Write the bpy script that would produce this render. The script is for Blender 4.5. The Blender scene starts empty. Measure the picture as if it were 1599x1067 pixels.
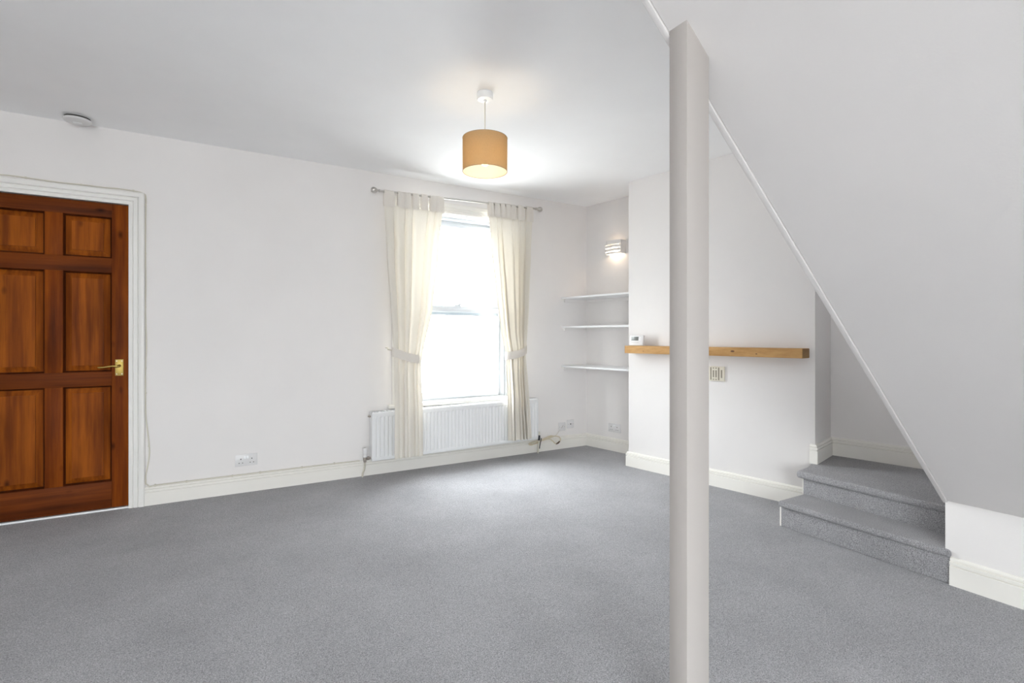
import bpy, bmesh, math, random
from mathutils import Vector, Matrix
random.seed(7)
sc = bpy.context.scene
C = sc.collection
R = math.radians
PI = math.pi

# ------------------------------------------------------------------ camera
cd = bpy.data.cameras.new('camera'); cam = bpy.data.objects.new('camera', cd); C.objects.link(cam)
cd.sensor_width = 36.0; cd.lens = 800.0 / 1599.0 * 36.0; cd.shift_y = -8.0 / 1599.0
cd.clip_start = 0.02
cam.location = (0, 0, 1.142); cam.rotation_euler = (R(90), 0, R(-30.66))
sc.camera = cam

# ------------------------------------------------------------------ world / light
SKY = 33.0
w = bpy.data.worlds.new('overcast_sky'); sc.world = w; w.use_nodes = True
bg = w.node_tree.nodes['Background']
bg.inputs['Strength'].default_value = SKY
_n = w.node_tree.nodes; _l = w.node_tree.links          # overcast sky, three times brighter overhead than at the horizon, above pale ground
_tc = _n.new('ShaderNodeTexCoord'); _sx = _n.new('ShaderNodeSeparateXYZ'); _mr = _n.new('ShaderNodeMapRange'); _cr = _n.new('ShaderNodeValToRGB')
_l.new(_tc.outputs['Generated'], _sx.inputs[0]); _l.new(_sx.outputs['Z'], _mr.inputs['Value'])
_mr.inputs['From Min'].default_value = -1.0; _mr.inputs['From Max'].default_value = 1.0
_e = _cr.color_ramp.elements; _e.new(0.5); _e.new(0.5)
for _i, (_p, _c) in enumerate(((0.0, (.285, .284, .282)), (0.49, (.285, .284, .282)), (0.51, (.385, .391, .40)), (1.0, (1.15, 1.17, 1.2)))): _e[_i].position = _p; _e[_i].color = (*_c, 1)
_l.new(_mr.outputs[0], _cr.inputs[0]); _l.new(_cr.outputs[0], bg.inputs['Color'])

def portal(name, loc, rot, sx, sy):            # guides sky sampling through a window opening, gives off no light
    l = bpy.data.lights.new(name, 'AREA'); l.shape = 'RECTANGLE'; l.size = sx; l.size_y = sy
    l.cycles.is_portal = True
    o = bpy.data.objects.new(name, l); C.objects.link(o); o.location = loc; o.rotation_euler = rot
portal('front_window_portal', (1.965, 4.44, 1.39), (R(-90), 0, 0), 1.1, 1.72)
portal('added_rear_window_portal', (-1.0, -3.2, 1.12), (R(90), 0, 0), 2.3, 2.1)

sc.view_settings.view_transform = 'Standard'
sc.view_settings.look = 'None'
sc.view_settings.exposure = 0.33
sc.view_settings.gamma = 1.0
sc.view_settings.use_curve_mapping = False
try:
    sc.cycles.max_bounces = 14; sc.cycles.diffuse_bounces = 10; sc.cycles.transparent_max_bounces = 16
    sc.cycles.sample_clamp_indirect = 6.0
except Exception: pass

# ------------------------------------------------------------------ materials
def mat(name, col, rough=0.6, metal=0.0, spec=0.5):
    m = bpy.data.materials.new(name); m.use_nodes = True
    b = m.node_tree.nodes['Principled BSDF']
    b.inputs['Base Color'].default_value = (*col, 1); b.inputs['Roughness'].default_value = rough
    b.inputs['Metallic'].default_value = metal; b.inputs['Specular IOR Level'].default_value = spec
    return m
def nd(m, t, **kw):
    n = m.node_tree.nodes.new(t)
    for k, v in kw.items(): setattr(n, k, v)
    return n
def ln(m, a, b): m.node_tree.links.new(a, b)
def coords(m, scale=(1, 1, 1)):
    tc = nd(m, 'ShaderNodeTexCoord'); mp = nd(m, 'ShaderNodeMapping'); mp.inputs['Scale'].default_value = scale
    ln(m, tc.outputs['Object'], mp.inputs['Vector']); return mp.outputs['Vector']
def noise(m, vec, scale, detail=3, rough=0.55):
    n = nd(m, 'ShaderNodeTexNoise'); n.inputs['Scale'].default_value = scale
    n.inputs['Detail'].default_value = detail; n.inputs['Roughness'].default_value = rough
    ln(m, vec, n.inputs['Vector']); return n.outputs['Fac']
def ramp(m, fac, stops):
    r = nd(m, 'ShaderNodeValToRGB'); e = r.color_ramp.elements
    while len(e) < len(stops): e.new(0.5)
    for i, (p, c) in enumerate(stops): e[i].position = p; e[i].color = (*c, 1)
    ln(m, fac, r.inputs['Fac']); return r.outputs['Color']
def bump(m, h, strength, dist):
    b = nd(m, 'ShaderNodeBump'); b.inputs['Strength'].default_value = strength; b.inputs['Distance'].default_value = dist
    ln(m, h, b.inputs['Height']); ln(m, b.outputs['Normal'], m.node_tree.nodes['Principled BSDF'].inputs['Normal'])
def basecol(m, c): ln(m, c, m.node_tree.nodes['Principled BSDF'].inputs['Base Color'])
def mixc(m, fac, a, b, mode='MULTIPLY'):
    x = nd(m, 'ShaderNodeMix', data_type='RGBA', blend_type=mode)
    if isinstance(fac, (int, float)): x.inputs[0].default_value = fac
    else: ln(m, fac, x.inputs[0])
    ln(m, a, x.inputs[6])
    if isinstance(b, tuple): x.inputs[7].default_value = (*b, 1)
    else: ln(m, b, x.inputs[7])
    return x.outputs[2]

def paint(name, col, rough=0.75, rip=0.12, var=0.02):
    m = mat(name, col, rough, spec=0.3); v = coords(m)
    lo = tuple(c * (1 - var) for c in col); hi = tuple(min(1, c * (1 + var)) for c in col)
    basecol(m, ramp(m, noise(m, v, 1.7, 4), [(0.3, lo), (0.7, hi)]))
    bump(m, noise(m, v, 140, 3), rip, 0.002); return m
M_wall = paint('wall_paint', (0.785, 0.762, 0.750))
M_ceil = paint('ceiling_paint', (0.90, 0.90, 0.905))
M_soff = paint('soffit_paint', (0.745, 0.72, 0.71), 0.8, 0.2)
M_trim = paint('gloss_trim_paint', (0.80, 0.78, 0.735), 0.38, 0.03)
M_door_trim = paint('door_trim_paint', (0.80, 0.785, 0.76), 0.4, 0.03)
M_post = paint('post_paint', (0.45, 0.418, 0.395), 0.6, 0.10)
M_upvc = mat('white_upvc', (0.86, 0.87, 0.88), 0.3)
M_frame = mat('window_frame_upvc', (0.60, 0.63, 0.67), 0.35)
M_rad = mat('radiator_enamel', (0.74, 0.745, 0.75), 0.32)
M_plast = mat('white_plastic', (0.70, 0.69, 0.69), 0.35)
M_cream = mat('cream_plastic', (0.70, 0.66, 0.56), 0.45)
M_dark = mat('dark_hole', (0.03, 0.028, 0.025), 0.7)
M_grey = mat('grey_slot', (0.28, 0.25, 0.20), 0.7)
M_lcd = mat('grey_lcd', (0.17, 0.18, 0.17), 0.25)
M_steel = mat('brushed_steel', (0.55, 0.53, 0.50), 0.32, 1.0)
M_brass = mat('aged_brass', (0.40, 0.29, 0.085), 0.45, 1.0)
M_chrome = mat('dull_chrome', (0.45, 0.40, 0.36), 0.35, 1.0)
M_black = mat('black_plastic', (0.03, 0.03, 0.035), 0.4)
M_cable = mat('cream_cable', (0.66, 0.58, 0.43), 0.5)
M_wcable = mat('painted_cable', (0.62, 0.585, 0.50), 0.5)

def carpet(name, dark, light):
    m = mat(name, light, 0.95, spec=0.1); v = coords(m)
    fine = ramp(m, noise(m, v, 210, 3, 0.7), [(0.30, dark), (0.70, light)])
    patch = ramp(m, noise(m, v, 2.6, 5, 0.6), [(0.30, (0.80, 0.80, 0.80)), (0.70, (1, 1, 1))])
    c = mixc(m, 1.0, fine, patch)
    fleck = ramp(m, noise(m, v, 420, 2, 0.6), [(0.36, (0.50, 0.50, 0.50)), (0.56, (1, 1, 1))])
    basecol(m, mixc(m, 0.8, c, fleck))
    bump(m, noise(m, v, 230, 4, 0.75), 0.8, 0.008)
    b = m.node_tree.nodes['Principled BSDF']
    b.inputs['Sheen Weight'].default_value = 0.25; b.inputs['Sheen Roughness'].default_value = 0.5
    return m
M_carpet = carpet('grey_carpet_pile', (0.25, 0.247, 0.257), (0.655, 0.652, 0.678))
M_stepcarpet = carpet('grey_stair_carpet_pile', (0.22, 0.215, 0.226), (0.64, 0.63, 0.65))

def wood(name, along, cols, rough=0.5, knots=True):
    m = mat(name, cols[1], rough, spec=0.06)
    sc3 = {'z': (22, 22, 1.1), 'x': (1.1, 22, 22), 'y': (45, 2.2, 45)}[along]
    v = coords(m, sc3)
    g = noise(m, v, 1.0, 6, 0.62)
    c = ramp(m, g, [(0.25, cols[0]), (0.45, cols[1]), (0.62, cols[2]), (0.8, cols[1])])
    v2 = coords(m, {'z': (5, 5, 1.3), 'x': (1.3, 5, 5), 'y': (12, 1.0, 12)}[along])
    dk = (0.50, 0.46, 0.44) if along != 'y' else (0.78, 0.74, 0.68)
    st = ramp(m, noise(m, v2, 1.0, 3), [(0.32, dk), (0.55, (1, 1, 1))])
    c = mixc(m, 0.85, c, st)
    if knots:
        v3 = coords(m, {'z': (9, 9, 4.5), 'x': (4.5, 9, 9)}[along])
        vo = nd(m, 'ShaderNodeTexVoronoi'); vo.inputs['Scale'].default_value = 0.8; ln(m, v3, vo.inputs['Vector'])
        k = ramp(m, vo.outputs['Distance'], [(0.03, (0.22, 0.18, 0.16)), (0.13, (1, 1, 1))])
        c = mixc(m, 0.9, c, k)
    basecol(m, c); bump(m, g, 0.06, 0.002); return m
DC = [(0.08, 0.017, 0.004), (0.165, 0.036, 0.005), (0.25, 0.060, 0.006)]
M_dv = wood('door_pine_upright_grain', 'z', DC)
M_dp = wood('door_panel_pine', 'z', [(0.095, 0.021, 0.004), (0.215, 0.052, 0.006), (0.33, 0.088, 0.008)])
M_dh = wood('door_pine_level_grain', 'x', [(0.06, 0.015, 0.005), (0.115, 0.027, 0.006), (0.175, 0.042, 0.007)])
M_oak = wood('mantel_pine', 'y', [(0.38, 0.21, 0.085), (0.49, 0.285, 0.12), (0.56, 0.34, 0.15)], 0.5, False)
M_bead = wood('door_bead_painted_shade', 'z', [(0.03, 0.008, 0.003), (0.06, 0.014, 0.004), (0.09, 0.02, 0.005)])  # bead coloured dark to paint the shade line round each panel
M_oakend = wood('mantel_end_grain', 'x', [(0.26, 0.15, 0.07), (0.33, 0.20, 0.10), (0.38, 0.24, 0.12)], 0.6, False)
M_knot = mat('wood_knot', (0.13, 0.055, 0.02), 0.6)

def fabric(name, col, trans, fac, weave=900, bs=0.15):
    m = bpy.data.materials.new(name); m.use_nodes = True; nt = m.node_tree
    nt.nodes.remove(nt.nodes['Principled BSDF']); out = nt.nodes['Material Output']
    d = nd(m, 'ShaderNodeBsdfDiffuse'); t = nd(m, 'ShaderNodeBsdfTranslucent'); mx = nd(m, 'ShaderNodeMixShader')
    v = coords(m)
    def var(c): return ramp(m, noise(m, coords(m, (weave, weave, weave * 0.2)), 1.0, 2), [(0.3, tuple(x * 0.92 for x in c)), (0.7, c)])
    ln(m, var(col), d.inputs['Color']); ln(m, var(trans), t.inputs['Color'])
    mx.inputs[0].default_value = fac
    ln(m, d.outputs[0], mx.inputs[1]); ln(m, t.outputs[0], mx.inputs[2]); ln(m, mx.outputs[0], out.inputs['Surface'])
    return m
M_curt = fabric('cream_curtain_cotton', (0.78, 0.745, 0.68), (0.72, 0.66, 0.55), 0.12)
M_tab = fabric('cream_curtain_cotton_doubled', (0.74, 0.70, 0.65), (0.70, 0.63, 0.52), 0.06)
M_shade = fabric('brown_linen_shade', (0.58, 0.44, 0.28), (0.72, 0.50, 0.24), 0.5, 500)
M_lining = fabric('white_shade_lining', (0.88, 0.84, 0.74), (0.9, 0.8, 0.6), 0.35, 500)
M_shadetrim = mat('shade_edge_tape', (0.50, 0.38, 0.26), 0.7)

def glass(name):
    m = bpy.data.materials.new(name); m.use_nodes = True; nt = m.node_tree
    nt.nodes.remove(nt.nodes['Principled BSDF']); out = nt.nodes['Material Output']
    t = nd(m, 'ShaderNodeBsdfTransparent'); g = nd(m, 'ShaderNodeBsdfGlossy'); mx = nd(m, 'ShaderNodeMixShader')
    t.inputs['Color'].default_value = (0.95, 0.97, 0.97, 1); g.inputs['Roughness'].default_value = 0.02
    mx.inputs[0].default_value = 0.06
    ln(m, t.outputs[0], mx.inputs[1]); ln(m, g.outputs[0], mx.inputs[2]); ln(m, mx.outputs[0], out.inputs['Surface'])
    return m
M_glass = glass('window_glass')
def emit(name, col, s):
    m = bpy.data.materials.new(name); m.use_nodes = True; b = m.node_tree.nodes['Principled BSDF']
    b.inputs['Base Color'].default_value = (*col, 1); b.inputs['Emission Color'].default_value = (*col, 1)
    b.inputs['Emission Strength'].default_value = s; return m
M_bulb = emit('lit_bulb', (1.0, 0.80, 0.52), 14.0)
M_wbulb = emit('lit_wall_lamp', (1.0, 0.86, 0.68), 2.5)

# ------------------------------------------------------------------ mesh helpers (all in room metres)
class MB:
    def __init__(s): s.v = []; s.f = []
    def add(s, vs, fs):
        o = len(s.v); s.v += [Vector(p) for p in vs]; s.f += [tuple(i + o for i in f) for f in fs]; return s
    def box(s, x0, x1, y0, y1, z0, z1):
        return s.add([(x0,y0,z0),(x1,y0,z0),(x1,y1,z0),(x0,y1,z0),(x0,y0,z1),(x1,y0,z1),(x1,y1,z1),(x0,y1,z1)],
                     [(0,3,2,1),(4,5,6,7),(0,1,5,4),(1,2,6,5),(2,3,7,6),(3,0,4,7)])
    def prism(s, pts, z0, z1):               # footprint polygon, counter-clockwise
        n = len(pts)
        zt = z1 if callable(z1) else (lambda x, y: z1)
        vs = [(x, y, z0) for x, y in pts] + [(x, y, zt(x, y)) for x, y in pts]
        return s.add(vs, [tuple(range(n - 1, -1, -1)), tuple(range(n, 2 * n))] + [(i, (i + 1) % n, n + (i + 1) % n, n + i) for i in range(n)])
    def prism_y(s, pts, y0, y1):             # xz polygon extruded along y
        n = len(pts)
        vs = [(x, y0, z) for x, z in pts] + [(x, y1, z) for x, z in pts]
        return s.add(vs, [tuple(range(n)), tuple(range(2 * n - 1, n - 1, -1))] + [(i, n + i, n + (i + 1) % n, (i + 1) % n) for i in range(n)])
    def tube(s, pts, r, n=8, cap=True):
        pts = [Vector(p) for p in pts]; rings = []; up = Vector((0.13, 0.31, 0.94)); base = len(s.v)
        rr = r if isinstance(r, (list, tuple)) else [r] * len(pts)
        for i, p in enumerate(pts):
            t = (pts[min(i + 1, len(pts) - 1)] - pts[max(i - 1, 0)]).normalized()
            a = t.cross(up)
            if a.length < 1e-3: a = t.cross(Vector((1, 0, 0)))
            a.normalize(); b = t.cross(a).normalized(); up = -b
            for k in range(n):
                an = 2 * PI * k / n; s.v.append(p + (a * math.cos(an) + b * math.sin(an)) * rr[i])
        for i in range(len(pts) - 1):
            for k in range(n):
                k2 = (k + 1) % n; o = base + i * n
                s.f.append((o + k, o + k2, o + n + k2, o + n + k))
        if cap: s.f.append(tuple(base + k for k in range(n - 1, -1, -1))); e = base + (len(pts) - 1) * n; s.f.append(tuple(e + k for k in range(n)))
        return s
    def lathe(s, prof, c, axis='z', n=32):   # prof: (radius, height) list
        base = len(s.v)
        for r, h in prof:
            for k in range(n):
                a = 2 * PI * k / n; p = (r * math.cos(a), r * math.sin(a), h)
                if axis == 'x': p = (p[2], p[0], p[1])
                if axis == 'y': p = (p[0], p[2], p[1])
                s.v.append(Vector(c) + Vector(p))
        for i in range(len(prof) - 1):
            for k in range(n):
                k2 = (k + 1) % n; o = base + i * n; s.f.append((o + k, o + k2, o + n + k2, o + n + k))
        if prof[0][0] > 1e-5: s.f.append(tuple(base + k for k in range(n - 1, -1, -1)))
        if prof[-1][0] > 1e-5: e = base + (len(prof) - 1) * n; s.f.append(tuple(e + k for k in range(n)))
        return s
    def xf(s, fn): s.v = [Vector(fn(p)) for p in s.v]; return s
    def build(s, name, m, parent=None, origin=None, bevel=0, seg=2, smooth=False, angle=35):
        root = parent
        while root is not None and root.parent is not None: root = root.parent
        if root is not None: org = Vector(root.location)
        elif origin is not None: org = Vector(origin)
        else:
            xs = [p.x for p in s.v]; ys = [p.y for p in s.v]
            org = Vector(((min(xs) + max(xs)) / 2, (min(ys) + max(ys)) / 2, min(p.z for p in s.v)))
        me = bpy.data.meshes.new(name); me.from_pydata([p - org for p in s.v], [], s.f)
        bm = bmesh.new(); bm.from_mesh(me)
        bmesh.ops.remove_doubles(bm, verts=bm.verts, dist=1e-6)
        bmesh.ops.recalc_face_normals(bm, faces=bm.faces)
        if bevel:
            bmesh.ops.bevel(bm, geom=[e for e in bm.edges if len(e.link_faces) == 2 and e.calc_face_angle(0) > R(30)], offset=bevel, segments=seg, profile=0.5, affect='EDGES', clamp_overlap=True)
        for f in bm.faces: f.smooth = smooth or bool(bevel)
        if smooth or bevel:
            for e in bm.edges:
                if len(e.link_faces) == 2 and e.calc_face_angle(0) > R(angle): e.smooth = False
        bm.to_mesh(me); bm.free()
        o = bpy.data.objects.new(name, me); C.objects.link(o); me.materials.append(m)
        if parent is not None: o.parent = parent
        else: o.location = org
        return o
def tag(o, label, cat, group=None, kind=None):
    o['label'] = label; o['category'] = cat
    if group: o['group'] = group
    if kind: o['kind'] = kind
    return o
def thing(name, label, cat, loc, group=None, kind=None):
    e = bpy.data.objects.new(name, None); C.objects.link(e); e.location = loc; e.empty_display_size = 0.1
    return tag(e, label, cat, group, kind)
def struct(o, label, cat): return tag(o, label, cat, None, 'structure')
def B(*a): return MB().box(*a)

# ------------------------------------------------------------------ room numbers (metres, x along the window wall, y towards it)
D = 4.237          # window wall face
H = 2.506          # ceiling
XL, YB = -2.25, -3.0
U = Vector((0.173, -0.985)).normalized()      # party wall runs a little askew
N = Vector((-0.985, -0.173)).normalized()     # its face looks this way, into the room
RC = Vector((3.42, D))                        # recess corner
BF = Vector((3.191, 3.366))                   # chimney breast, window side arris
BR = Vector((3.45, 1.89))                     # chimney breast, stair side arris
RB = Vector((3.561, 3.431)); AC = Vector((3.816, 1.983))
def party(y): return 3.42 + 0.1756 * (D - y)
DX0, DX1, DZ = -1.217, -0.455, 2.018          # door opening
WX0, WX1, WZ0, WZ1 = 1.42, 2.51, 0.545, 2.24  # window opening
KX, KY = 2.945, 1.022                         # knee wall under the stairs
SL = 0.881                                    # soffit pitch
def soff(x): return 0.38 + SL * (KX - x)

# ------------------------------------------------------------------ shell
struct(MB().prism([(XL - .2, YB - .2), (5.0, YB - .2), (5.0, D + .5), (XL - .2, D + .5)], -0.08, 0).build('floor', M_carpet), 'grey carpeted floor of the room', 'floor')
struct(B(XL - .2, 5.0, YB - .2, D + .2, H, H + .1).build('ceiling', M_ceil), 'flat white painted ceiling', 'ceiling')
m = MB(); T = D + .2
m.box(XL, DX0 - .03, D, T, 0, H); m.box(DX0 - .03, DX1 + .03, D, T, DZ + .03, H); m.box(DX1 + .03, WX0, D, T, 0, H)
m.box(WX0, WX1, D, T, 0, WZ0); m.box(WX0, WX1, D, T, WZ1, H); m.box(WX1, RC.x + .25, D, T, 0, H)
struct(m.build('wall_front', M_wall), 'white painted wall with the door and the window', 'wall')
m = MB().prism([(RC.x, D), (party(YB), YB), (party(YB) + .25, YB), (RC.x + .25, D)][::-1], 0, H)
struct(m.build('wall_right', M_wall), 'white party wall behind the shelves and the stairs', 'wall')
m = MB().prism([tuple(BF), tuple(BR), (AC.x + .05, AC.y + .012), (RB.x + .05, RB.y + .009)], 0, H)
struct(m.build('wall_chimney_breast', M_wall, bevel=0.004), 'white chimney breast projecting between the shelves and the stairs', 'wall')
struct(B(XL - .2, XL, YB, D, 0, H).build('wall_left', M_wall), 'plain white wall to the side of the door', 'wall')
RX0, RX1, RZ0, RZ1 = -2.15, 0.15, 0.08, 2.17
m = MB(); m.box(XL, RX0, YB - .2, YB, 0, H); m.box(RX1, 5.0, YB - .2, YB, 0, H); m.box(RX0, RX1, YB - .2, YB, RZ1, H); m.box(RX0, RX1, YB - .2, YB, 0, RZ0)
struct(m.build('wall_rear', M_wall), 'white rear wall with patio doors added for daylight', 'wall')
# patio doors added behind the viewer, unseen, to fill the room with daylight
wr = thing('window_2_added', 'white framed patio doors added in the unseen rear wall for daylight', 'window', ((RX0 + RX1) / 2, YB - .1, RZ0), kind='structure')
fm = MB()
for z in (RZ0, RZ1 - .06): fm.box(RX0, RX1, YB - .14, YB - .07, z, z + .06)
nx = 3
for i in range(nx + 1):
    x = RX0 + (RX1 - RX0 - .06) * i / nx; fm.box(x, x + .06, YB - .14, YB - .07, RZ0 + .06, RZ1 - .06)
fm.build('frame', M_upvc, wr)
for i in range(nx):
    x = RX0 + (RX1 - RX0 - .06) * i / nx + .06
    B(x, x + (RX1 - RX0 - .06) / nx - .06, YB - .11, YB - .105, RZ0 + .06, RZ1 - .06).build('pane', M_glass, wr)

# near wall beyond the stairs, knee wall, soffit
struct(B(KX, KX + .1, YB, 0.12, 0, H).build('wall_hall', M_wall), 'white wall on the near side of the stairs', 'wall')
m = MB().prism_y([(KX, 0), (KX + .09, 0), (KX + .09, 0.38), (KX, 0.38)], 0.12, KY)
struct(m.build('wall_knee', M_wall, bevel=0.003), 'low white wall under the foot of the sloping stair soffit', 'wall')
# the flight: soffit below, steps above
xt = KX - (H - 0.38) / SL
poly = [(KX + .09, 0.38), (KX, 0.38), (xt, H)]
x, z = xt + .30, H
top = [(x, z)]
while x < KX - .05:
    z -= 0.20; top.append((x, z)); x += 0.227; top.append((x, z))
top = [p for p in top if p[0] < KX + .05 and p[1] > 0.45]
poly = poly + top + [(KX + .09, top[-1][1])]
fl = thing('staircase', 'white plastered underside and edge of the upper stair flight', 'stairs', (1.9, 0.6, 0.38), kind='structure')
MB().prism_y(poly, 0.12, 1.010).build('soffit', M_soff, fl)
a = Vector((SL, 1)).normalized()              # perpendicular to the pitch, (dx, dz) upwards
def sp(x, off): return (x + a.x * off, soff(x) + a.y * off)
MB().prism_y([sp(KX + .012, -.006), sp(KX + .012, .30), (xt + .40, H), (xt - .007, H)], 1.0125, 1.032).build('edge_board', M_soff, fl, bevel=0.0015)
MB().prism([(KX + .1, .13), (4.13, .13), (3.975, 1.02), (KX + .1, 1.02)], .30, .50).build('winder_tread', M_stepcarpet, fl)

# post
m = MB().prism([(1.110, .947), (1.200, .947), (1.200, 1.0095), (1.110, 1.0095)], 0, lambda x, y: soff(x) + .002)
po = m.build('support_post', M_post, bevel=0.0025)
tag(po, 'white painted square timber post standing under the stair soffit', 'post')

# ------------------------------------------------------------------ baseboards
PROF = [(0, 0), (.018, 0), (.018, .086), (.0165, .0885), (.010, .0895), (.010, .0935), (.0175, .0945), (.0175, .107), (.0165, .1085), (.0085, .1095), (.0085, .1125), (.0125, .1135), (.0125, .118), (.009, .124), (.005, .1265), (0, .127)]
def sweep(pts, z0, prof=PROF, side=-1):
    P = [Vector(p) for p in pts]; n = len(P); mit = []
    dirs = [(P[i + 1] - P[i]).normalized() for i in range(n - 1)]
    nr = lambda d: Vector((-d.y, d.x)) * side
    for i in range(n):
        if i == 0: mit.append(nr(dirs[0]))
        elif i == n - 1: mit.append(nr(dirs[-1]))
        else:
            a, b = nr(dirs[i - 1]), nr(dirs[i]); k = (a + b).normalized(); mit.append(k / max(.2, k.dot(a)))
    segs = []
    for i in range(n - 1):
        m = MB(); L = len(prof)
        vs = [(*(P[j] + mit[j] * o), z0 + h) for j in (i, i + 1) for o, h in prof]
        fs = [(k, k + 1, L + k + 1, L + k) for k in range(L - 1)] + [(L - 1, 0, L, 2 * L - 1), tuple(range(L)), tuple(range(2 * L - 1, L - 1, -1))]
        m.add(vs, fs); segs.append(m)
    return segs
sg = sweep([(-.372, D), (RC.x, RC.y), RB, BF, BR + U * .0], 0)
for m, nm, lb in zip(sg, ('baseboard_front', 'baseboard_recess', 'baseboard_breast_side', 'baseboard_breast'),
                     ('cream moulded baseboard along the window wall', 'cream moulded baseboard at the back of the shelf recess', 'cream baseboard on the side of the chimney breast', 'cream moulded baseboard along the chimney breast front')):
    struct(m.build(nm, M_trim), lb, 'baseboard')
sg = sweep([BR - U * .03, BR, AC, AC + U * .95], 0.30)
st = thing('baseboard_alcove', 'cream moulded baseboard around the stair alcove above the carpeted landing', 'baseboard', (3.6, 1.8, .3), kind='structure')
for m in sg: m.build('board', M_trim, st)
sg = sweep([(KX, 1.0), (KX, 0.12)], 0)
struct(sg[0].build('baseboard_knee', M_trim), 'cream moulded baseboard along the low wall beside the steps', 'baseboard')
sg = sweep([(XL, YB), (XL, D), (DX0 - .087, D)], 0)
for m, nm, lb in zip(sg, ('baseboard_left', 'baseboard_door_side'), ('cream baseboard on the plain side wall', 'short cream baseboard beside the door hinges')):
    struct(m.build(nm, M_trim), lb, 'baseboard')

# ------------------------------------------------------------------ carpeted steps
steps = thing('carpeted_steps', 'two grey carpeted steps rising into the alcove beside the low wall', 'steps', (3.2, 1.4, 0))
MB().prism([(2.9365, .998), (3.16, .998), (3.16, 1.826), (2.962, 1.826)], 0, .125).build('riser', M_stepcarpet, steps, bevel=.006)
m = MB().prism([(2.928, .998), (3.17, .998), (3.21, 1.832), (2.938, 1.832)], .120, .157); m.build('tread', M_stepcarpet, steps, bevel=.015, seg=4)
MB().prism([(3.150, 1.03), (3.45, 1.03), (3.45, 1.826), (3.196, 1.826)], .14, .28).build('riser', M_stepcarpet, steps, bevel=.006)
m = MB().prism([(3.1465, 1.03), (3.985, 1.03), (3.812, 1.98), (3.455, 1.888), (3.446, 1.918), (3.33, 1.875), (3.166, 1.853)], .258, .301); m.build('tread', M_stepcarpet, steps, bevel=.02, seg=4)
mm = MB(); mm.box(2.968, 3.46, 1.827, 1.836, 0, .112); mm.box(3.206, 3.46, 1.827, 1.836, .158, .25)
mm.build('stringer', M_trim, steps)

# ------------------------------------------------------------------ door
AW = .087
def arch_prof():                               # (distance from opening, projection)
    return [(0, 0), (0, .016), (.018, .018), (.024, .012), (.028, .019), (.046, .021), (.052, .014), (.056, .022), (.070, .026), (.080, .026), (AW, .020), (AW, 0)]
tr = thing('trim_1', 'white moulded architrave around the brown door', 'door frame', ((DX0 + DX1) / 2, D, 0), kind='structure')
def arch_side(x, sgn, ztop):
    m = MB(); pr = arch_prof(); L = len(pr)
    vs = [(x + sgn * d, D - p, 0) for d, p in pr] + [(x + sgn * d, D - p, ztop + d) for d, p in pr]
    m.add(vs, [(k, k + 1, L + k + 1, L + k) for k in range(L - 1)] + [tuple(range(L)), tuple(range(2 * L - 1, L - 1, -1))]); return m
arch_side(DX1, 1, DZ).build('architrave', M_door_trim, tr); arch_side(DX0, -1, DZ).build('architrave', M_door_trim, tr)
pr = arch_prof(); L = len(pr)
m = MB().add([(DX0 - d, D - p, DZ + d) for d, p in pr] + [(DX1 + d, D - p, DZ + d) for d, p in pr],
             [(k, k + 1, L + k + 1, L + k) for k in range(L - 1)])
m.build('architrave', M_door_trim, tr)
m = MB(); m.box(DX0 - .03, DX0, D, D + .2, 0, DZ + .03); m.box(DX1, DX1 + .03, D, D + .2, 0, DZ + .03); m.box(DX0, DX1, D, D + .2, DZ, DZ + .03)
m.build('door_lining', M_door_trim, tr)
B(DX0, DX1, D - .006, D + .05, 0, .010).build('threshold', M_upvc, tr, bevel=.002)
m = MB(); m.box(DX0 - .3, DX1 + .3, D + 1.2, D + 1.3, 0, H); m.box(DX0 - .4, DX0 - .3, D + .2, D + 1.3, 0, H); m.box(DX1 + .3, DX1 + .4, D + .2, D + 1.3, 0, H); m.box(DX0 - .4, DX1 + .4, D + .2, D + 1.3, H, H + .1); m.box(DX0 - .4, DX1 + .4, D + .2, D + 1.3, -.08, 0)
struct(m.build('wall_sky_block', M_wall), 'unseen hallway box added behind the closed door to block skylight', 'wall')  # closed box added to keep skylight out of the door gaps
dr = thing('door_1', 'brown stained six panel pine door with a brass lever handle', 'door', ((DX0 + DX1) / 2, D + .02, 0), kind='structure')
x0, x1 = DX0 + .003, DX1 - .003; zb, zt = .016, 2.013; y0, y1 = D + .004, D + .042
xm = (x0 + x1) / 2; SW = .088; MW = .088
for xa in (x0, x1 - SW): B(xa, xa + SW, y0, y1, zb, zt).build('stile', M_dv, dr, bevel=.0015)
rails = [(1.925, zt), (1.560, 1.655), (.818, .911), (zb, .190)]
for za, zc in rails: B(x0 + SW, x1 - SW, y0, y1, za, zc).build('rail', M_dh, dr, bevel=.0015)
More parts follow.
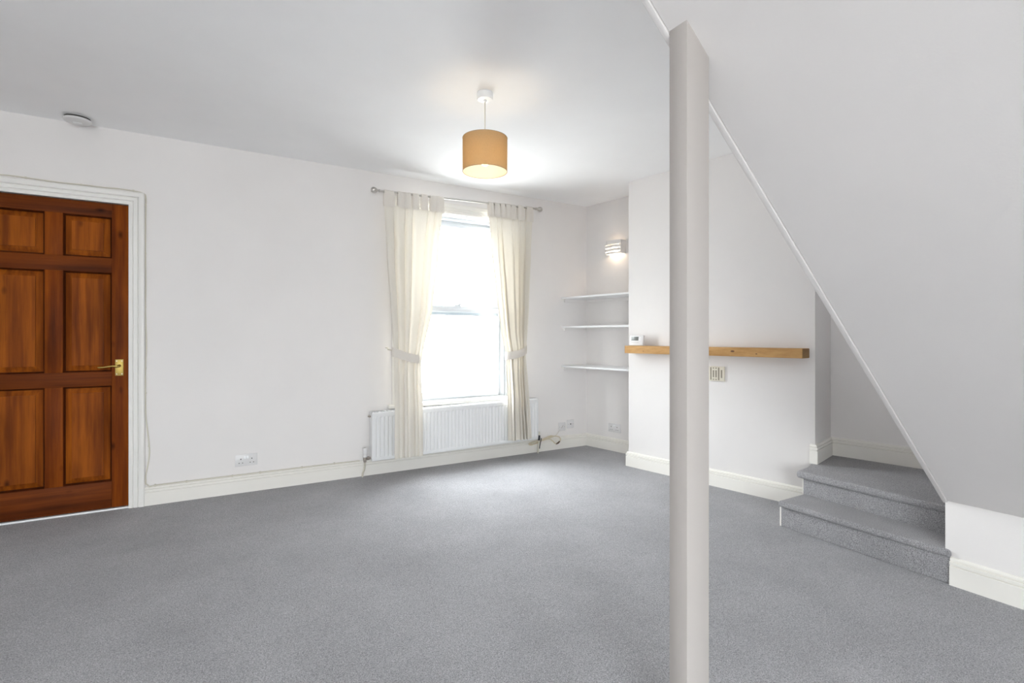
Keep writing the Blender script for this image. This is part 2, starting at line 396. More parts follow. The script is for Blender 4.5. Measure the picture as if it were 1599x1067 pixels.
for za, zc in ((1.655, 1.925), (.911, 1.560), (.190, .818)):
    B(xm - MW / 2, xm + MW / 2, y0, y1, za, zc).build('muntin', M_dv, dr, bevel=.0015)
    for xa, xb in ((x0 + SW, xm - MW / 2), (xm + MW / 2, x1 - SW)):
        # raised and fielded panel: recessed edge, bevelled slope, raised field
        rings = [(0, y0 + .022), (.010, y0 + .022), (.043, y0 + .010), (.0435, y0 + .003)]
        m = MB(); vs = []
        for d, yy in rings: vs += [(xa + d, yy, za + d), (xb - d, yy, za + d), (xb - d, yy, zc - d), (xa + d, yy, zc - d)]
        fs = [(r * 4 + k, r * 4 + (k + 1) % 4, r * 4 + 4 + (k + 1) % 4, r * 4 + 4 + k) for r in range(3) for k in range(4)] + [(12, 13, 14, 15)]
        vs += [(xa, y1 - .004, za), (xb, y1 - .004, za), (xb, y1 - .004, zc), (xa, y1 - .004, zc)]
        fs += [(16, 17, 18, 19)] + [(k, (k + 1) % 4, 16 + (k + 1) % 4, 16 + k) for k in range(4)]
        pn = m.add(vs, fs).build('panel', M_dp, dr)
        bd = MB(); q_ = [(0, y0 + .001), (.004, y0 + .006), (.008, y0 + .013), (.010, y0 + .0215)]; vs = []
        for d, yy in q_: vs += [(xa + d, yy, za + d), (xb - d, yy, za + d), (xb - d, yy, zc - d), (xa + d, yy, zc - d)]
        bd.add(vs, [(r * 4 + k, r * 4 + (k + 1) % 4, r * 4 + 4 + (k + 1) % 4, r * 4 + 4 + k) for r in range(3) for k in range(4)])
        bd.build('panel_bead_shade_line', M_bead, pn)
hp = B(-.528, -.484, y0 - .004, y0, .882, .990).build('handle_plate', M_brass, dr, bevel=.0012); hp['label'] = 'brass backplate with four screws'
lv = MB().tube([(-.506, y0 - .004, .948), (-.506, y0 - .03, .948), (-.506, y0 - .046, .947), (-.512, y0 - .054, .946), (-.535, y0 - .055, .948), (-.560, y0 - .055, .945), (-.585, y0 - .055, .941), (-.604, y0 - .055, .941), (-.612, y0 - .053, .942)],
               [.009, .008, .008, .0075, .006, .005, .0045, .005, .003], 10)
lv.build('lever', M_brass, hp, smooth=True)
for sx in (-.520, -.492):
    for sz in (.893, .979): MB().lathe([(.0035, 0), (.003, -.002), (0, -.0022)], (sx, y0 - .004, sz), 'y', 10).build('screw', M_chrome, hp)

# ------------------------------------------------------------------ window
wn = thing('window_1', 'white sash window with two large panes behind the cream curtains', 'window', (1.965, D + .1, WZ0), kind='structure')
FY0, FY1 = D + .085, D + .155
m = MB(); m.box(WX0, WX0 + .04, FY0, FY1, WZ0, WZ1); m.box(WX1 - .04, WX1, FY0, FY1, WZ0, WZ1); m.box(WX0 + .04, WX1 - .04, FY0, FY1, WZ1 - .035, WZ1); m.box(WX0 + .04, WX1 - .04, FY0, FY1, WZ0, WZ0 + .03)
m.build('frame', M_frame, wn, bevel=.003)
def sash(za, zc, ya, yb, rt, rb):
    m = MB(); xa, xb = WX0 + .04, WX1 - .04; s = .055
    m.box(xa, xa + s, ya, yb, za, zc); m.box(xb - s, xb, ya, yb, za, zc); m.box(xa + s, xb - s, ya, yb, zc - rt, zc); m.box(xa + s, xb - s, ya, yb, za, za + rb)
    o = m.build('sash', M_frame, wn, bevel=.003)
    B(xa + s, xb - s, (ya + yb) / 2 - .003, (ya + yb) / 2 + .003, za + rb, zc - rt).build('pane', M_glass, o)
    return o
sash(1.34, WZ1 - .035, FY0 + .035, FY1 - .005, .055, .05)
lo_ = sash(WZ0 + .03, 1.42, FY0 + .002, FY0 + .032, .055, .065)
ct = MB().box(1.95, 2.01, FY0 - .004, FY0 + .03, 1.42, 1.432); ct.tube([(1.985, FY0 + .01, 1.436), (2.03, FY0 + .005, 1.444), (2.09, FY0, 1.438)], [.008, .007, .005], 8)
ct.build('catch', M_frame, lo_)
# reveal lining, architrave, sill
m = MB(); m.box(WX0 + .001, WX0 + .010, D + .001, FY0, WZ0 + .024, WZ1 - .001); m.box(WX1 - .010, WX1 - .001, D + .001, FY0, WZ0 + .024, WZ1 - .001); m.box(WX0 + .010, WX1 - .010, D + .001, FY0, WZ1 - .010, WZ1 - .001)
m.build('reveal', M_upvc, wn)
wt = thing('trim_2', 'white moulded architrave around the sash window', 'window frame', (1.965, D, .56), kind='structure')
WA = .09
wp = [(0, 0), (0, .014), (.02, .018), (.026, .013), (.05, .016), (.056, .022), (.08, .024), (WA, .018), (WA, 0)]
L = len(wp)
for x, sg_ in ((WX0, -1), (WX1, 1)):
    m = MB().add([(x + sg_ * d, D - p, .568) for d, p in wp] + [(x + sg_ * d, D - p, WZ1 + d) for d, p in wp], [(k, k + 1, L + k + 1, L + k) for k in range(L - 1)] + [tuple(range(L))])
    m.build('architrave', M_trim, wt)
m = MB().add([(WX0 - d, D - p, WZ1 + d) for d, p in wp] + [(WX1 + d, D - p, WZ1 + d) for d, p in wp], [(k, k + 1, L + k + 1, L + k) for k in range(L - 1)])
m.build('architrave', M_trim, wt)
B(1.292, 2.640, D - .05, FY0 + .01, .538, .568).build('sill', M_trim, wt, bevel=.006, seg=3)

# ------------------------------------------------------------------ curtain rod
RY = D - .09
def rz(x): return 2.330 + .031 * (x - 1.19)
rod = thing('curtain_rod', 'slim brushed steel curtain rod with onion finials above the window', 'curtain rod', (1.965, RY, 2.3))
MB().tube([(1.20, RY, rz(1.20)), (2.73, RY, rz(2.73))], .0085, 12).build('pole', M_steel, rod, smooth=True)
for xe, sg_ in ((1.20, -1), (2.73, 1)):
    pf = [(.0001, -.004), (.012, -.004), (.012, .004), (.007, .008), (.007, .014), (.012, .018), (.020, .030), (.024, .042), (.023, .054), (.016, .064), (.0001, .067)]
    fn = MB().lathe(pf, (0, 0, 0), 'x', 20).xf(lambda p: (xe + sg_ * p.x, RY + p.y, rz(xe) + p.z)); fn.build('finial', M_steel, rod, smooth=True)
for xb in (1.335, 2.603):
    m = MB().lathe([(.0001, 0), (.02, 0), (.02, -.006), (.008, -.01), (.006, -.076), (.0001, -.078)], (xb, D, rz(xb)), 'y', 16); m.build('bracket', M_steel, rod, smooth=True)

# ------------------------------------------------------------------ curtains
def interp(tab, z):                             # tab sorted from high z to low z
    if z >= tab[0][0]: return tab[0][1]
    for (za, a), (zc, b) in zip(tab, tab[1:]):
        if z >= zc:
            t = (za - z) / (za - zc); t = t * t * (3 - 2 * t) * .35 + t * .65; return a + (b - a) * t
    return tab[-1][1]
def curtain(label, outer, inner, tabs, ztop, zbot, ytab, phase, tie, flip):
    cx_ = (outer[0][1] + inner[0][1]) / 2
    c = thing('curtain', label, 'curtain', (cx_, D - .15, zbot))
    rnd = random.Random(phase)
    nu, nv = 150, 90; m = MB(); folds = 5.5
    ph = [rnd.uniform(0, 6.28) for _ in range(6)]
    for j in range(nv + 1):
        v = j / nv; z = ztop + (zbot - ztop) * v
        xo, xi = interp(outer, z), interp(inner, z); yc = interp(ytab, z)
        tz = (tie[0] + tie[1]) / 2; near = math.exp(-((z - tz) / .16) ** 2)
        amp = (.007 + .034 * min(1, (ztop - z) / .35)) * (1 - .45 * near)
        for i in range(nu + 1):
            u = i / nu
            w_ = u + .035 * math.sin(2 * PI * 2 * u + ph[0]) + .02 * math.sin(2 * PI * 3 * u + ph[1])
            a = 2 * PI * folds * w_ + ph[2]
            s_ = math.sin(a) + .28 * math.sin(2 * a + ph[3]) + .25 * math.sin(2 * PI * 2.3 * u + ph[4])
            xx = xo + (xi - xo) * u + amp * .35 * math.cos(a) * (1 if 0.02 < u < .98 else 0)
            yy = yc + amp * s_ * .72 - .022 * near * math.sin(PI * u)
            zz = z
            m.v.append(Vector((xx, yy, zz)))
    for j in range(nv):
        for i in range(nu):
            a = j * (nu + 1) + i; m.f.append((a, a + 1, a + nu + 2, a + nu + 1))
    m.build('drape', M_curt, c, smooth=True, angle=80)
    for k, (xa, xb) in enumerate(tabs):
        t = MB(); zr = rz((xa + xb) / 2) ; r = .0125; zl = ztop - .012 + rnd.uniform(-.004, .004)
        path = [(RY - r * .6 - .008, zl), (RY - r - .006, zl + .03), (RY - r - .002, zr - .02)] + [(RY - r * math.cos(q), zr + r * math.sin(q)) for q in [PI * i / 8 for i in range(9)]] + [(RY + r + .002, zr - .02), (RY + r, zl + .03), (RY + r * .3, zl)]
        n = 7; rows = len(path)
        for (yy, zz) in path:
            for i in range(n):
                q = i / (n - 1); pin = 1 - .12 * max(0, 1 - abs(zz - zr) / .03)
                xc = (xa + xb) / 2
                t.v.append(Vector((xc + (xa + (xb - xa) * q - xc) * pin, yy - .003 * math.sin(q * PI * 2 + k), zz)))
        for j in range(rows - 1):
            for i in range(n - 1): a = j * n + i; t.f.append((a, a + 1, a + n + 1, a + n))
        t.build('tab', M_tab, c, smooth=True, angle=80)
    # tieback band: wraps the gathered drape, rises to a hook at the outer edge
    zo, zi, xo, xi, yf = tie[0], tie[1], tie[2], tie[3], tie[4]
    t = MB(); n = 28; hw = .036
    for i in range(n + 1):
        q = 2 * PI * i / n; k = (1 - math.cos(q)) / 2           # 0 outer .. 1 inner
        xx = xo + (xi - xo) * k; yy = yf - .052 * math.sin(q) if math.sin(q) > 0 else yf - .045 * math.sin(q)
        zz = zo + (zi - zo) * k - .012 * math.sin(PI * k)
        for d, ex in ((-hw, 0), (-hw * .4, .003), (hw * .4, .003), (hw, 0)): t.v.append(Vector((xx, yy - ex * math.copysign(1, math.sin(q) + 1e-9), zz + d)))
    for i in range(n):
        for k in range(3): a = i * 4 + k; t.f.append((a, a + 1, a + 5, a + 4))
    tb = t.build('tieback', M_tab, c, smooth=True, angle=80)
    hx = xo + (.012 if flip else -.012)
    MB().tube([(hx, D, zo + .03), (hx, D - .05, zo + .03), (hx, D - .06, zo + .015), (hx - (.012 if flip else -.012), yf, zo + .01)], .004, 8).build('hook', M_cream, tb)
    return c
yL = [(2.3, D - .09), (1.8, D - .10), (1.38, D - .12), (1.0, D - .135), (.75, D - .15), (.55, D - .165), (.1, D - .172)]
curtain('cream tab top curtain tied back on the side of the window towards the door',
        [(2.26, 1.238), (1.80, 1.254), (1.38, 1.280), (1.024, 1.303), (.753, 1.302), (.16, 1.296)],
        [(2.318, 1.765), (1.837, 1.703), (1.391, 1.642), (.999, 1.552), (.902, 1.532), (.794, 1.529), (.473, 1.533), (.128, 1.533)],
        [(1.235, 1.325), (1.350, 1.412), (1.406, 1.465), (1.478, 1.537), (1.557, 1.618), (1.637, 1.703), (1.695, 1.767)], 2.225, .150, yL, 3,
        (1.018, .948, 1.292, 1.530, D - .135), False)
curtain('cream tab top curtain tied back on the side of the window towards the shelves',
        [(2.335, 2.690), (1.913, 2.660), (1.419, 2.622), (1.054, 2.588), (.933, 2.579), (.57, 2.595), (.166, 2.618)],
        [(2.335, 2.203), (1.997, 2.237), (1.587, 2.286), (1.175, 2.334), (.961, 2.372), (.701, 2.384), (.19, 2.384)],
        [(2.203, 2.258), (2.262, 2.322), (2.326, 2.378), (2.382, 2.440), (2.444, 2.498), (2.518, 2.588), (2.612, 2.690)], 2.255, .178, yL, 11,
        (1.022, .962, 2.592, 2.362, D - .135), True)

# ------------------------------------------------------------------ radiator
ra = thing('radiator', 'long white ribbed panel radiator under the window sill', 'radiator', (1.94, D - .07, .135))
rx0, rx1, rz0, rz1 = 1.135, 2.742, .140, .530
tilt = lambda p: (p[0], p[1], p[2] + .0105 * (p[0] - 1.94))
def ribpanel(yf, yb):
    m = MB(); nr = 47; per = 6; pitch = (rx1 - rx0 - .04) / nr
    xs = [rx0, rx0 + .004]; dp = [.004, 0]
    for r in range(nr):
        for k in range(per):
            q = k / per; xs.append(rx0 + .02 + (r + q) * pitch)
            dp.append([0, 0, .0, .004, .0065, .004][k])
    xs += [rx1 - .02, rx1 - .004, rx1]; dp += [0, 0, .004]
    zs = [(rz0, .004, 0), (rz0 + .004, 0, 0), (rz0 + .026, 0, 0), (rz0 + .036, 0, 1), (rz1 - .042, 0, 1), (rz1 - .032, 0, 0), (rz1 - .004, 0, 0), (rz1, .004, 0)]
    n = len(xs)
    for z, e, k in zs:
        for x, d in zip(xs, dp): m.v.append(Vector((x, yf + (max(d, e) if (d == .004 and x in (rx0, rx1)) or e else d * k), z)))
    for j in range(len(zs) - 1):
        for i in range(n - 1): a = j * n + i; m.f.append((a, a + 1, a + n + 1, a + n))
    o = len(m.v); m.v += [Vector((rx0, yb, rz0)), Vector((rx1, yb, rz0)), Vector((rx1, yb, rz1)), Vector((rx0, yb, rz1))]
    J = len(zs) - 1
    m.f.append((o + 3, o + 2, o + 1, o))
    m.f.append(tuple([i for i in range(n)] + [o + 1, o])); m.f.append(tuple([J * n + i for i in range(n - 1, -1, -1)] + [o + 3, o + 2]))
    m.f.append(tuple([j * n for j in range(J, -1, -1)] + [o, o + 3])); m.f.append(tuple([j * n + n - 1 for j in range(J + 1)] + [o + 2, o + 1]))
    return m
ribpanel(D - .110, D - .096).xf(tilt).build('front_panel', M_rad, ra)
B(rx0 + .01, rx1 - .01, D - .046, D - .034, rz0, rz1).xf(tilt).build('back_panel', M_rad, ra)
g = MB(); g.box(rx0 + .004, rx1 - .004, D - .104, D - .096, rz1, rz1 + .006); g.box(rx0 + .004, rx1 - .004, D - .046, D - .036, rz1, rz1 + .006)
for i in range(60):
    x = rx0 + .01 + (rx1 - rx0 - .028) * i / 59; g.box(x, x + .009, D - .096, D - .046, rz1 + .001, rz1 + .006)
g.xf(tilt).build('top_grille', M_rad, ra)
for x in (rx0 - .001, rx1 - .001): B(x, x + .002, D - .108, D - .036, rz0 + .02, rz1 + .004).xf(tilt).build('end_panel', M_rad, ra)
m = MB().lathe([(.0001, 0), (.009, 0), (.009, -.012), (.006, -.012), (.006, -.022), (.0001, -.023)], (rx0, D - .07, .492), 'x', 12); m.build('bleed_plug', M_chrome, ra)
for xb in (1.45, 2.42): B(xb, xb + .03, D - .034, D, .2, .48).build('wall_bracket', M_rad, ra)
# thermostatic valve at the door end
vx, vy = 1.088, D - .072
vb = MB().lathe([(.0001, .125), (.010, .125), (.012, .130), (.012, .142), (.015, .144), (.015, .164), (.011, .166), (.0001, .166)], (vx, vy, 0), 'z', 16)
vb.tube([(vx, vy, .155), (vx + .014, vy, .155), (vx + .015, vy, .155), (vx + .034, vy, .155), (vx + .035, vy, .155), (vx + .05, vy, .155)], [.009, .009, .014, .014, .009, .009], 12)
vo = vb.build('valve_body', M_chrome, ra, smooth=True); vo['label'] = 'tarnished metal valve body'
vh = MB().lathe([(.0001, .166), (.017, .166), (.019, .174), (.015, .180), (.0165, .190), (.0175, .200), (.0175, .222), (.019, .226), (.019, .238), (.014, .243), (.0001, .243)], (vx, vy, 0), 'z', 20).build('valve_head', M_plast, vo, smooth=True)
MB().lathe([(.0001, .2432), (.006, .2432), (.006, .244), (.0001, .2445)], (vx, vy, 0), 'z', 10).build('valve_cap', M_grey, vo)
MB().tube([(vx, vy, .128), (vx, vy + .002, .1), (vx - .004, vy + .012, .06), (vx - .010, vy + .03, .03), (vx - .012, vy + .032, 0)], .0075, 10).build('supply_pipe', M_wcable, ra, smooth=True)
v2x = 2.775
vb = MB().tube([(rx1, vy, .165), (v2x - .012, vy, .165)], .009, 10); vb.lathe([(.0001, .128), (.011, .128), (.013, .140), (.013, .176), (.0001, .178)], (v2x, vy, 0), 'z', 12)
vo = vb.build('valve_body', M_black, ra, smooth=True)
MB().lathe([(.0001, .178), (.010, .178), (.010, .205), (.007, .212), (.0001, .213)], (v2x, vy, 0), 'z', 14).build('valve_head', M_wcable, vo, smooth=True)
MB().tube([(v2x, vy, .13), (v2x - .002, vy + .004, .08), (v2x - .004, vy + .012, .0)], .0075, 10).build('return_pipe', M_wcable, ra, smooth=True)

# ------------------------------------------------------------------ pipes / cables on the window wall
pp = thing('cable_run', 'thin white cable clipped along the top of the window wall baseboard', 'cable', (.35, D - .02, .12))
MB().tube([(-.345, D - .021, .128), (-.30, D - .020, .1335), (0, D - .020, .134), (.6, D - .020, .133), (1.06, D - .020, .130)], .0045, 8).build('cable', M_wcable, pp, smooth=True)
for x in (-.31, -.13, .15, .33, .62, .86): B(x - .005, x + .005, D - .027, D - .0135, .126, .140).build('clip', M_wcable, pp)
pts = [(-1.08, 2.118), (-1.034, 2.120), (-.962, 2.118), (-.813, 2.113), (-.688, 2.115), (-.591, 2.114), (-.508, 2.117), (-.415, 2.113), (-.378, 2.103), (-.362, 2.075), (-.364, 1.9), (-.3645, 1.682), (-.362, 1.5), (-.3645, 1.338), (-.359, 1.08), (-.364, .929), (-.3645, .779), (-.362, .607), (-.346, .433), (-.343, .346), (-.353, .261), (-.3625, .205), (-.3625, .175), (-.360, .148), (-.345, .134)]
def smooth_path(p, k=5):
    out = []
    P = [Vector(q) for q in p]
    for i in range(len(P) - 1):
        a, b, c_, d = P[max(i - 1, 0)], P[i], P[i + 1], P[min(i + 2, len(P) - 1)]
        for j in range(k):
            t = j / k
            out.append(.5 * ((2 * b) + (c_ - a) * t + (2 * a - 5 * b + 4 * c_ - d) * t * t + (3 * b - a - 3 * c_ + d) * t ** 3))
    return out + [P[-1]]
pc = thing('wall_cable', 'thin white cable tacked around the door frame and wavering down to the baseboard', 'cable', (-.37, D - .01, .15))
MB().tube(smooth_path([(x, D - .004 - (.014 if 0.13 > z > .0 else 0) - (.012 if z < .16 else 0), z) for x, z in pts]), .0042, 7).build('cable', M_wcable, pc, smooth=True)
for x, z in ((-.965, 2.118), (-.70, 2.114), (-.43, 2.115), (-.364, 2.03), (-.3645, 1.70), (-.3645, 1.34), (-.363, .929), (-.363, .76), (-.345, .40)): B(x - .0055, x + .0055, D - .010, D, z - .0055, z + .0055).build('clip', M_wcable, pc)
cb = thing('cable_bundle', 'loose bundle of cream flex hanging between radiator and wall plates', 'cable', (2.9, D - .05, .05))
loops = [
    [(3.085, D - .006, .20), (3.06, D - .012, .182), (3.02, D - .03, .158), (2.977, D - .045, .140), (2.915, D - .05, .128), (2.838, D - .05, .123)],
    [(2.838, D - .05, .123), (2.76, D - .055, .118), (2.69, D - .06, .108), (2.665, D - .06, .100), (2.70, D - .055, .086), (2.76, D - .05, .100), (2.815, D - .05, .122), (2.90, D - .045, .145), (2.95, D - .04, .146)],
    [(2.95, D - .04, .146), (2.905, D - .05, .136), (2.82, D - .055, .118), (2.75, D - .058, .095), (2.70, D - .06, .094), (2.68, D - .056, .104), (2.75, D - .05, .116), (2.83, D - .05, .126)],
    [(2.83, D - .05, .126), (2.90, D - .055, .150), (2.945, D - .05, .152), (2.95, D - .045, .138), (2.90, D - .045, .126), (2.83, D - .05, .114)],
    [(2.83, D - .055, .121), (2.92, D - .04, .118), (2.96, D - .035, .098), (2.99, D - .034, .072), (3.02, D - .035, .062), (3.05, D - .035, .080), (3.062, D - .034, .105), (3.04, D - .034, .130), (2.99, D - .035, .142), (2.93, D - .04, .145)]]
for k, lp in enumerate(loops):
    o = MB().tube(smooth_path(lp, 6), .0022 if k == 0 else .0048, 7).build('flex', M_wcable if k == 0 else M_cable, cb, smooth=True)
MB().tube([(3.005, D - .034, .060), (3.03, D - .036, .068), (3.05, D - .036, .082)], [.006, .0085, .007], 8).build('flex_connector', mat('brown_connector', (.12, .08, .05), .5), cb, smooth=True)
MB().tube(smooth_path([(2.815, D - .055, .140), (2.806, D - .062, .122), (2.796, D - .064, .095), (2.79, D - .062, .060), (2.788, D - .06, .042)], 4), .0045, 7).build('cable_tie', M_black, cb, smooth=True)

# ------------------------------------------------------------------ wall plates
def frame2(p, nrm):                            # local (right, out, up) axes of a wall plate as seen from the room
    n = Vector((nrm[0], nrm[1], 0)).normalized(); r = Vector((-n.y, n.x, 0))
    return lambda q: Vector(p) + r * q[0] + n * q[1] + Vector((0, 0, 1)) * q[2]
def plate(name, label, p, nrm, w_, h_, kind, group=None):
    fr = frame2(p, nrm); t = thing(name, label, 'wall plate' if kind != 'double' else 'socket', fr((0, .005, -h_ / 2)), group)
    B(-w_ / 2, w_ / 2, 0, .009, -h_ / 2, h_ / 2).xf(fr).build('plate', M_plast, t, bevel=.003)
    if kind == 'double':
        for cx_ in (-.036, .036):
            B(cx_ - .003, cx_ + .003, .0085, .0094, .004, .013).xf(fr).build('pin_slot', M_dark, t)
            for dx in (-.011, .011): B(cx_ + dx - .0035, cx_ + dx + .0035, .0085, .0094, -.022, -.017).xf(fr).build('pin_slot', M_dark, t)
        for cx_ in (-.009, .009): B(cx_ - .006, cx_ + .006, .008, .012, .010, .030).xf(fr).build('switch', M_upvc, t, bevel=.001)
    elif kind == 'single':
        m_ = MB().lathe([(.0001, .0098), (.007, .0098), (.007, .0088)], (0, 0, 0), 'y', 14); m_.xf(fr).build('coax_hole', M_dark, t)
        for sx in (-.03, .03): B(sx - .0025, sx + .0025, .0085, .0096, -.003, .003).xf(fr).build('screw', M_chrome, t)
    else:
        B(-.012, .012, .0085, .0105, -.014, .014).xf(fr).build('jack', M_plast, t, bevel=.001)
        MB().add([(-.012, .0107, -.012), (-.009, .0107, -.014), (.013, .0107, .012), (.010, .0107, .014)], [(0, 1, 2, 3)]).xf(fr).build('jack_slot', M_grey, t)
        for sx in (-.03, .03): B(sx - .0025, sx + .0025, .0085, .0096, -.003, .003).xf(fr).build('screw', M_chrome, t)
    return t
plate('double_socket', 'white double power socket on the wall between door and radiator', (.2405, D, .235), (0, -1), .147, .087, 'double')
q = RC + U * ((3.949 + 3.792 - 2 * D) / 2 / U.y); plate('double_socket', 'white double power socket low in the recess under the shelves', (q.x, q.y, .231), N, .150, .087, 'double')
plate('phone_plate', 'white square phone plate with a thin cable beside the radiator', (3.100, D, .221), (0, -1), .086, .086, 'phone')
plate('aerial_plate', 'white square aerial plate with one round hole next to the corner', (3.208, D, .240), (0, -1), .086, .086, 'single')

# ------------------------------------------------------------------ recess shelves
for nm, z, lb in (('top', 1.541, 'topmost thin white shelf in the recess under the wall light'), ('mid', 1.246, 'middle thin white shelf in the corner recess'), ('low', .846, 'lowest thin white shelf in the corner recess')):
    s = thing('shelf', lb, 'shelf', (3.3, 3.85, z - .02), 'shelves in the corner recess')
    f0 = Vector((3.098, D)); tt = (RB - BF).normalized()
    # front edge parallel to the party wall, ends on the chimney breast side
    k = (BF - f0); nrm = Vector((-tt.y, tt.x)); tlen = k.dot(nrm) / U.dot(nrm); f1 = f0 + U * tlen
    MB().prism([tuple(f0), tuple(f1), tuple(RB), tuple(RC)], z - .018, z).build('board', M_upvc, s, bevel=.002)
    g0 = f0 + Vector((.02, 0))
    B(3.13, 3.40, D - .018, D, z - .05, z - .018).build('batten', M_wall, s)
    MB().prism_y([(3.135, z - .018), (3.16, z - .05), (3.175, z - .05), (3.155, z - .018)], D - .02, D).build('bracket', M_wall, s)
    a0, a1 = RC + U * .03, RB - U * .01
    MB().prism([tuple(a0), tuple(a0 + N * .018), tuple(a1 + N * .018), tuple(a1)], z - .045, z - .018).build('batten', M_wall, s)
    b0, b1 = RB + (BF - RB).normalized() * .02, f1
    o_ = -U * .018
    MB().prism([tuple(b0), tuple(b1), tuple(b1 + o_), tuple(b0 + o_)], z - .045, z - .018).build('batten', M_wall, s)

# ------------------------------------------------------------------ mantel shelf, thermostat, vent
A0 = BF + U * ((3.319 - BF.y) / U.y); A1 = BF + U * ((1.926 - BF.y) / U.y)
ma = thing('mantel_shelf', 'chunky natural pine mantel beam fixed to the chimney breast', 'mantel', (3.26, 2.6, .998))
MB().prism([tuple(A0), tuple(A0 + N * .12), tuple(A1 + N * .12), tuple(A1)], .998, 1.062).build('beam', M_oak, ma, bevel=.0025)
fr = frame2((A1.x, A1.y, 1.03), (U.x, U.y))
B(-.118, -.002, 0, .0012, -.030, .030).xf(fr).build('end_grain', M_oakend, ma)
for along, z, r in ((.55, 1.013, .006), (.60, 1.03, .0), (.95, 1.035, .010), (1.12, 1.02, .005), (.19, 1.018, .004)):
    if r <= 0: continue
    p = A0 + U * along + N * .1202
    f2 = frame2((p.x, p.y, z), N); MB().lathe([(r, .0006), (r * .7, .0012), (.0001, .0013)], (0, 0, 0), 'y', 12).xf(lambda v: f2((v.x * 1.5, v.y, v.z * .7))).build('knot', M_knot, ma)
tp = BF + U * .140 + N * .075
th = thing('thermostat', 'small white digital thermostat standing on the pine mantel', 'thermostat', (tp.x, tp.y, 1.062))
ft = frame2((tp.x, tp.y, 1.062), N)
tl = lambda v: ft((v[0], v[1] - .16 * v[2], v[2]))
B(-.070, .070, -.012, .014, 0, .090).xf(tl).build('body', M_plast, th, bevel=.008, seg=3)
B(-.052, .022, .0135, .0148, .044, .077).xf(tl).build('screen', M_lcd, th, bevel=.0005)
for z in (.052, .068): B(.033, .041, .0135, .0160, z - .005, z + .005).xf(tl).build('button', M_upvc, th, bevel=.001)
B(-.052, .028, .0135, .0145, .028, .030).xf(tl).build('cover_groove', M_grey, th)
B(-.064, .064, -.030, .004, -.0, .003).xf(ft).build('stand', M_plast, th)
vp = BF + U * ((2.558 - BF.y) / U.y)
fv = frame2((vp.x, vp.y, .858), N)
vt = thing('wall_vent', 'cream square ventilation grille under the pine mantel', 'vent', fv((0, 0, -.055)))
B(-.062, .062, 0, .012, -.056, .056).xf(fv).build('plate', M_cream, vt, bevel=.003)
for x in (-.045, -.004 - .02, -.003, .018, .040):
    for z0, z1 in ([(-.048, .048)] if x in (-.045, .018) else [(-.03, .03)] if x == .040 else [(-.028, .026), (-.047, -.039), (.038, .047)]):
        B(x - .0055, x + .0055, .0115, .0126, z0, z1).xf(fv).build('slot', M_grey, vt)

# ------------------------------------------------------------------ wall light
wp_ = RC + U * ((3.838 - D) / U.y)
fw = frame2((wp_.x, wp_.y, 2.020), N)
wl = thing('wall_light', 'white slotted wall light glowing above the recess shelves', 'wall light', fw((0, 0, -.07)))
M_wl = mat('white_glazed_ceramic', (.80, .78, .76), .45)
B(-.04, .04, 0, .02, -.04, .04).xf(fw).build('backplate', M_wl, wl)
def shell(z0, z1):                              # bowed front strip between two cheeks
    m_ = MB(); n = 14; o = []
    for i in range(n + 1):
        x = -.098 + .196 * i / n; d = .070 + .022 * (1 - (x / .098) ** 2); o.append((x, d))
    inn = [(x * .95, d - .006) for x, d in o]
    vs = [(x, d, z) for z in (z0, z1) for x, d in o] + [(x, d, z) for z in (z0, z1) for x, d in inn]
    k = n + 1; fs = []
    for i in range(n):
        fs += [(i, i + 1, k + i + 1, k + i), (2 * k + i + 1, 2 * k + i, 3 * k + i, 3 * k + i + 1), (i + 1, i, 2 * k + i, 2 * k + i + 1), (k + i, k + i + 1, 3 * k + i + 1, 3 * k + i)]
    fs += [(0, k, 3 * k, 2 * k), (n, 2 * k + n, 3 * k + n, k + n)]
    return m_.add(vs, fs)
for z0, z1 in ((-.066, -.052), (-.038, -.016), (-.006, .016), (.026, .066)): shell(z0, z1).xf(fw).build('slat', M_wl, wl)
for sx in (-1, 1): B(min(sx * .098, sx * .090), max(sx * .098, sx * .090), 0, .074, -.066, .066).xf(fw).build('cheek', M_wl, wl, bevel=.002)
MB().lathe([(.0001, -.032), (.010, -.032), (.013, -.015), (.013, .015), (.010, .032), (.0001, .032)], (0, 0, 0), 'x', 14).xf(lambda v: fw((v.x, v.y + .048, v.z - .004))).build('bulb', M_wbulb, wl, smooth=True)
l = bpy.data.lights.new('wall_light_glow', 'POINT'); l.energy = 0.6; l.color = (1.0, .80, .58); l.shadow_soft_size = .012
o = bpy.data.objects.new('wall_light_glow', l); C.objects.link(o); o.parent = wl; o.location = fw((0, .048, -.028)) - Vector(wl.location)

# ------------------------------------------------------------------ pendant lamp
PX, PY = 1.335, 2.549
pl = thing('pendant_lamp', 'hanging ceiling lamp with a lit brown drum shade', 'lamp', (PX, PY, 2.066))
MB().lathe([(.0001, H), (.044, H), (.045, H - .004), (.045, H - .030), (.040, H - .037), (.010, H - .040), (.007, H - .048), (.0001, H - .050)], (PX, PY, 0), 'z', 36).build('ceiling_rose', M_upvc, pl, smooth=True)
MB().tube([(PX, PY, H - .045), (PX, PY, 2.175)], .0028, 8).build('cord', M_wcable, pl, smooth=True)
SR, SZ0, SZ1 = .1255, 2.066, 2.252
def cyl(r, z0, z1, n=64):
    m_ = MB()
    for z in (z0, z1):
        for k in range(n): m_.v.append(Vector((PX + r * math.cos(2 * PI * k / n), PY + r * math.sin(2 * PI * k / n), z)))
    m_.f = [(k, (k + 1) % n, n + (k + 1) % n, n + k) for k in range(n)]; return m_
sh = cyl(SR, SZ0, SZ1).build('shade', M_shade, pl, smooth=True)
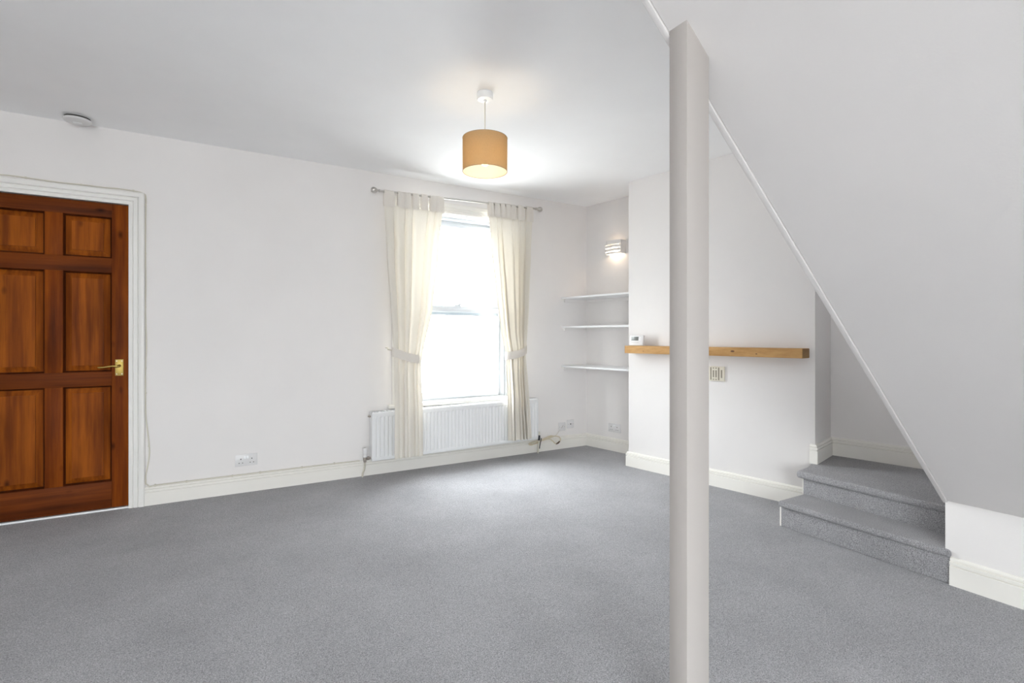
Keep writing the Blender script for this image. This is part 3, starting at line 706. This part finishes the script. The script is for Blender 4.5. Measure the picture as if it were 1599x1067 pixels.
cyl(SR - .0025, SZ0 + .001, SZ1 - .001).build('lining', M_lining, sh, smooth=True)
for z in (SZ0, SZ1):
    pts_ = [(PX + (SR - .001) * math.cos(2 * PI * k / 64), PY + (SR - .001) * math.sin(2 * PI * k / 64), z) for k in range(65)]
    MB().tube(pts_, .0022, 6, False).build('rim', M_shadetrim, sh, smooth=True)
m = MB()
for k in range(3):
    a = 2 * PI * k / 3 + .5
    m.tube([(PX + .02 * math.cos(a), PY + .02 * math.sin(a), 2.175), (PX + .09 * math.cos(a), PY + .09 * math.sin(a), 2.245), (PX + SR * math.cos(a), PY + SR * math.sin(a), 2.251)], .0016, 6)
m.build('spider', M_upvc, sh)
MB().lathe([(.0001, 2.218), (.012, 2.218), (.020, 2.203), (.020, 2.178), (.0001, 2.176)], (PX, PY, 0), 'z', 20).build('lampholder', M_upvc, pl, smooth=True)
MB().lathe([(.0001, 2.178), (.013, 2.176), (.016, 2.163), (.027, 2.140), (.029, 2.126), (.024, 2.109), (.012, 2.100), (.0001, 2.098)], (PX, PY, 0), 'z', 24).build('bulb', M_bulb, pl, smooth=True)
l = bpy.data.lights.new('pendant_glow', 'POINT'); l.energy = 8.5; l.color = (1.0, .76, .46); l.shadow_soft_size = .03
o = bpy.data.objects.new('pendant_glow', l); C.objects.link(o); o.parent = pl; o.location = (0, 0, .060)

# ------------------------------------------------------------------ smoke alarm
sx, sy = -.700, 4.120
sa = thing('smoke_alarm', 'round white smoke alarm on the ceiling above the door', 'smoke alarm', (sx, sy, H - .036))
MB().lathe([(.0001, H), (.058, H), (.058, H - .006), (.0001, H - .006)], (sx, sy, 0), 'z', 36).build('base', M_plast, sa, smooth=True)
MB().lathe([(.0001, H - .006), (.065, H - .006), (.065, H - .017), (.0001, H - .017)], (sx, sy, 0), 'z', 36).build('vent_gap', M_dark, sa, smooth=True)
MB().lathe([(.0001, H - .017), (.071, H - .017), (.072, H - .020), (.069, H - .028), (.054, H - .034), (.0001, H - .035)], (sx, sy, 0), 'z', 40).build('cover', M_plast, sa, smooth=True)
MB().box(sx - .022, sx + .022, sy - .012, sy + .012, H - .037, H - .0335).build('test_button', M_upvc, sa, bevel=.002)
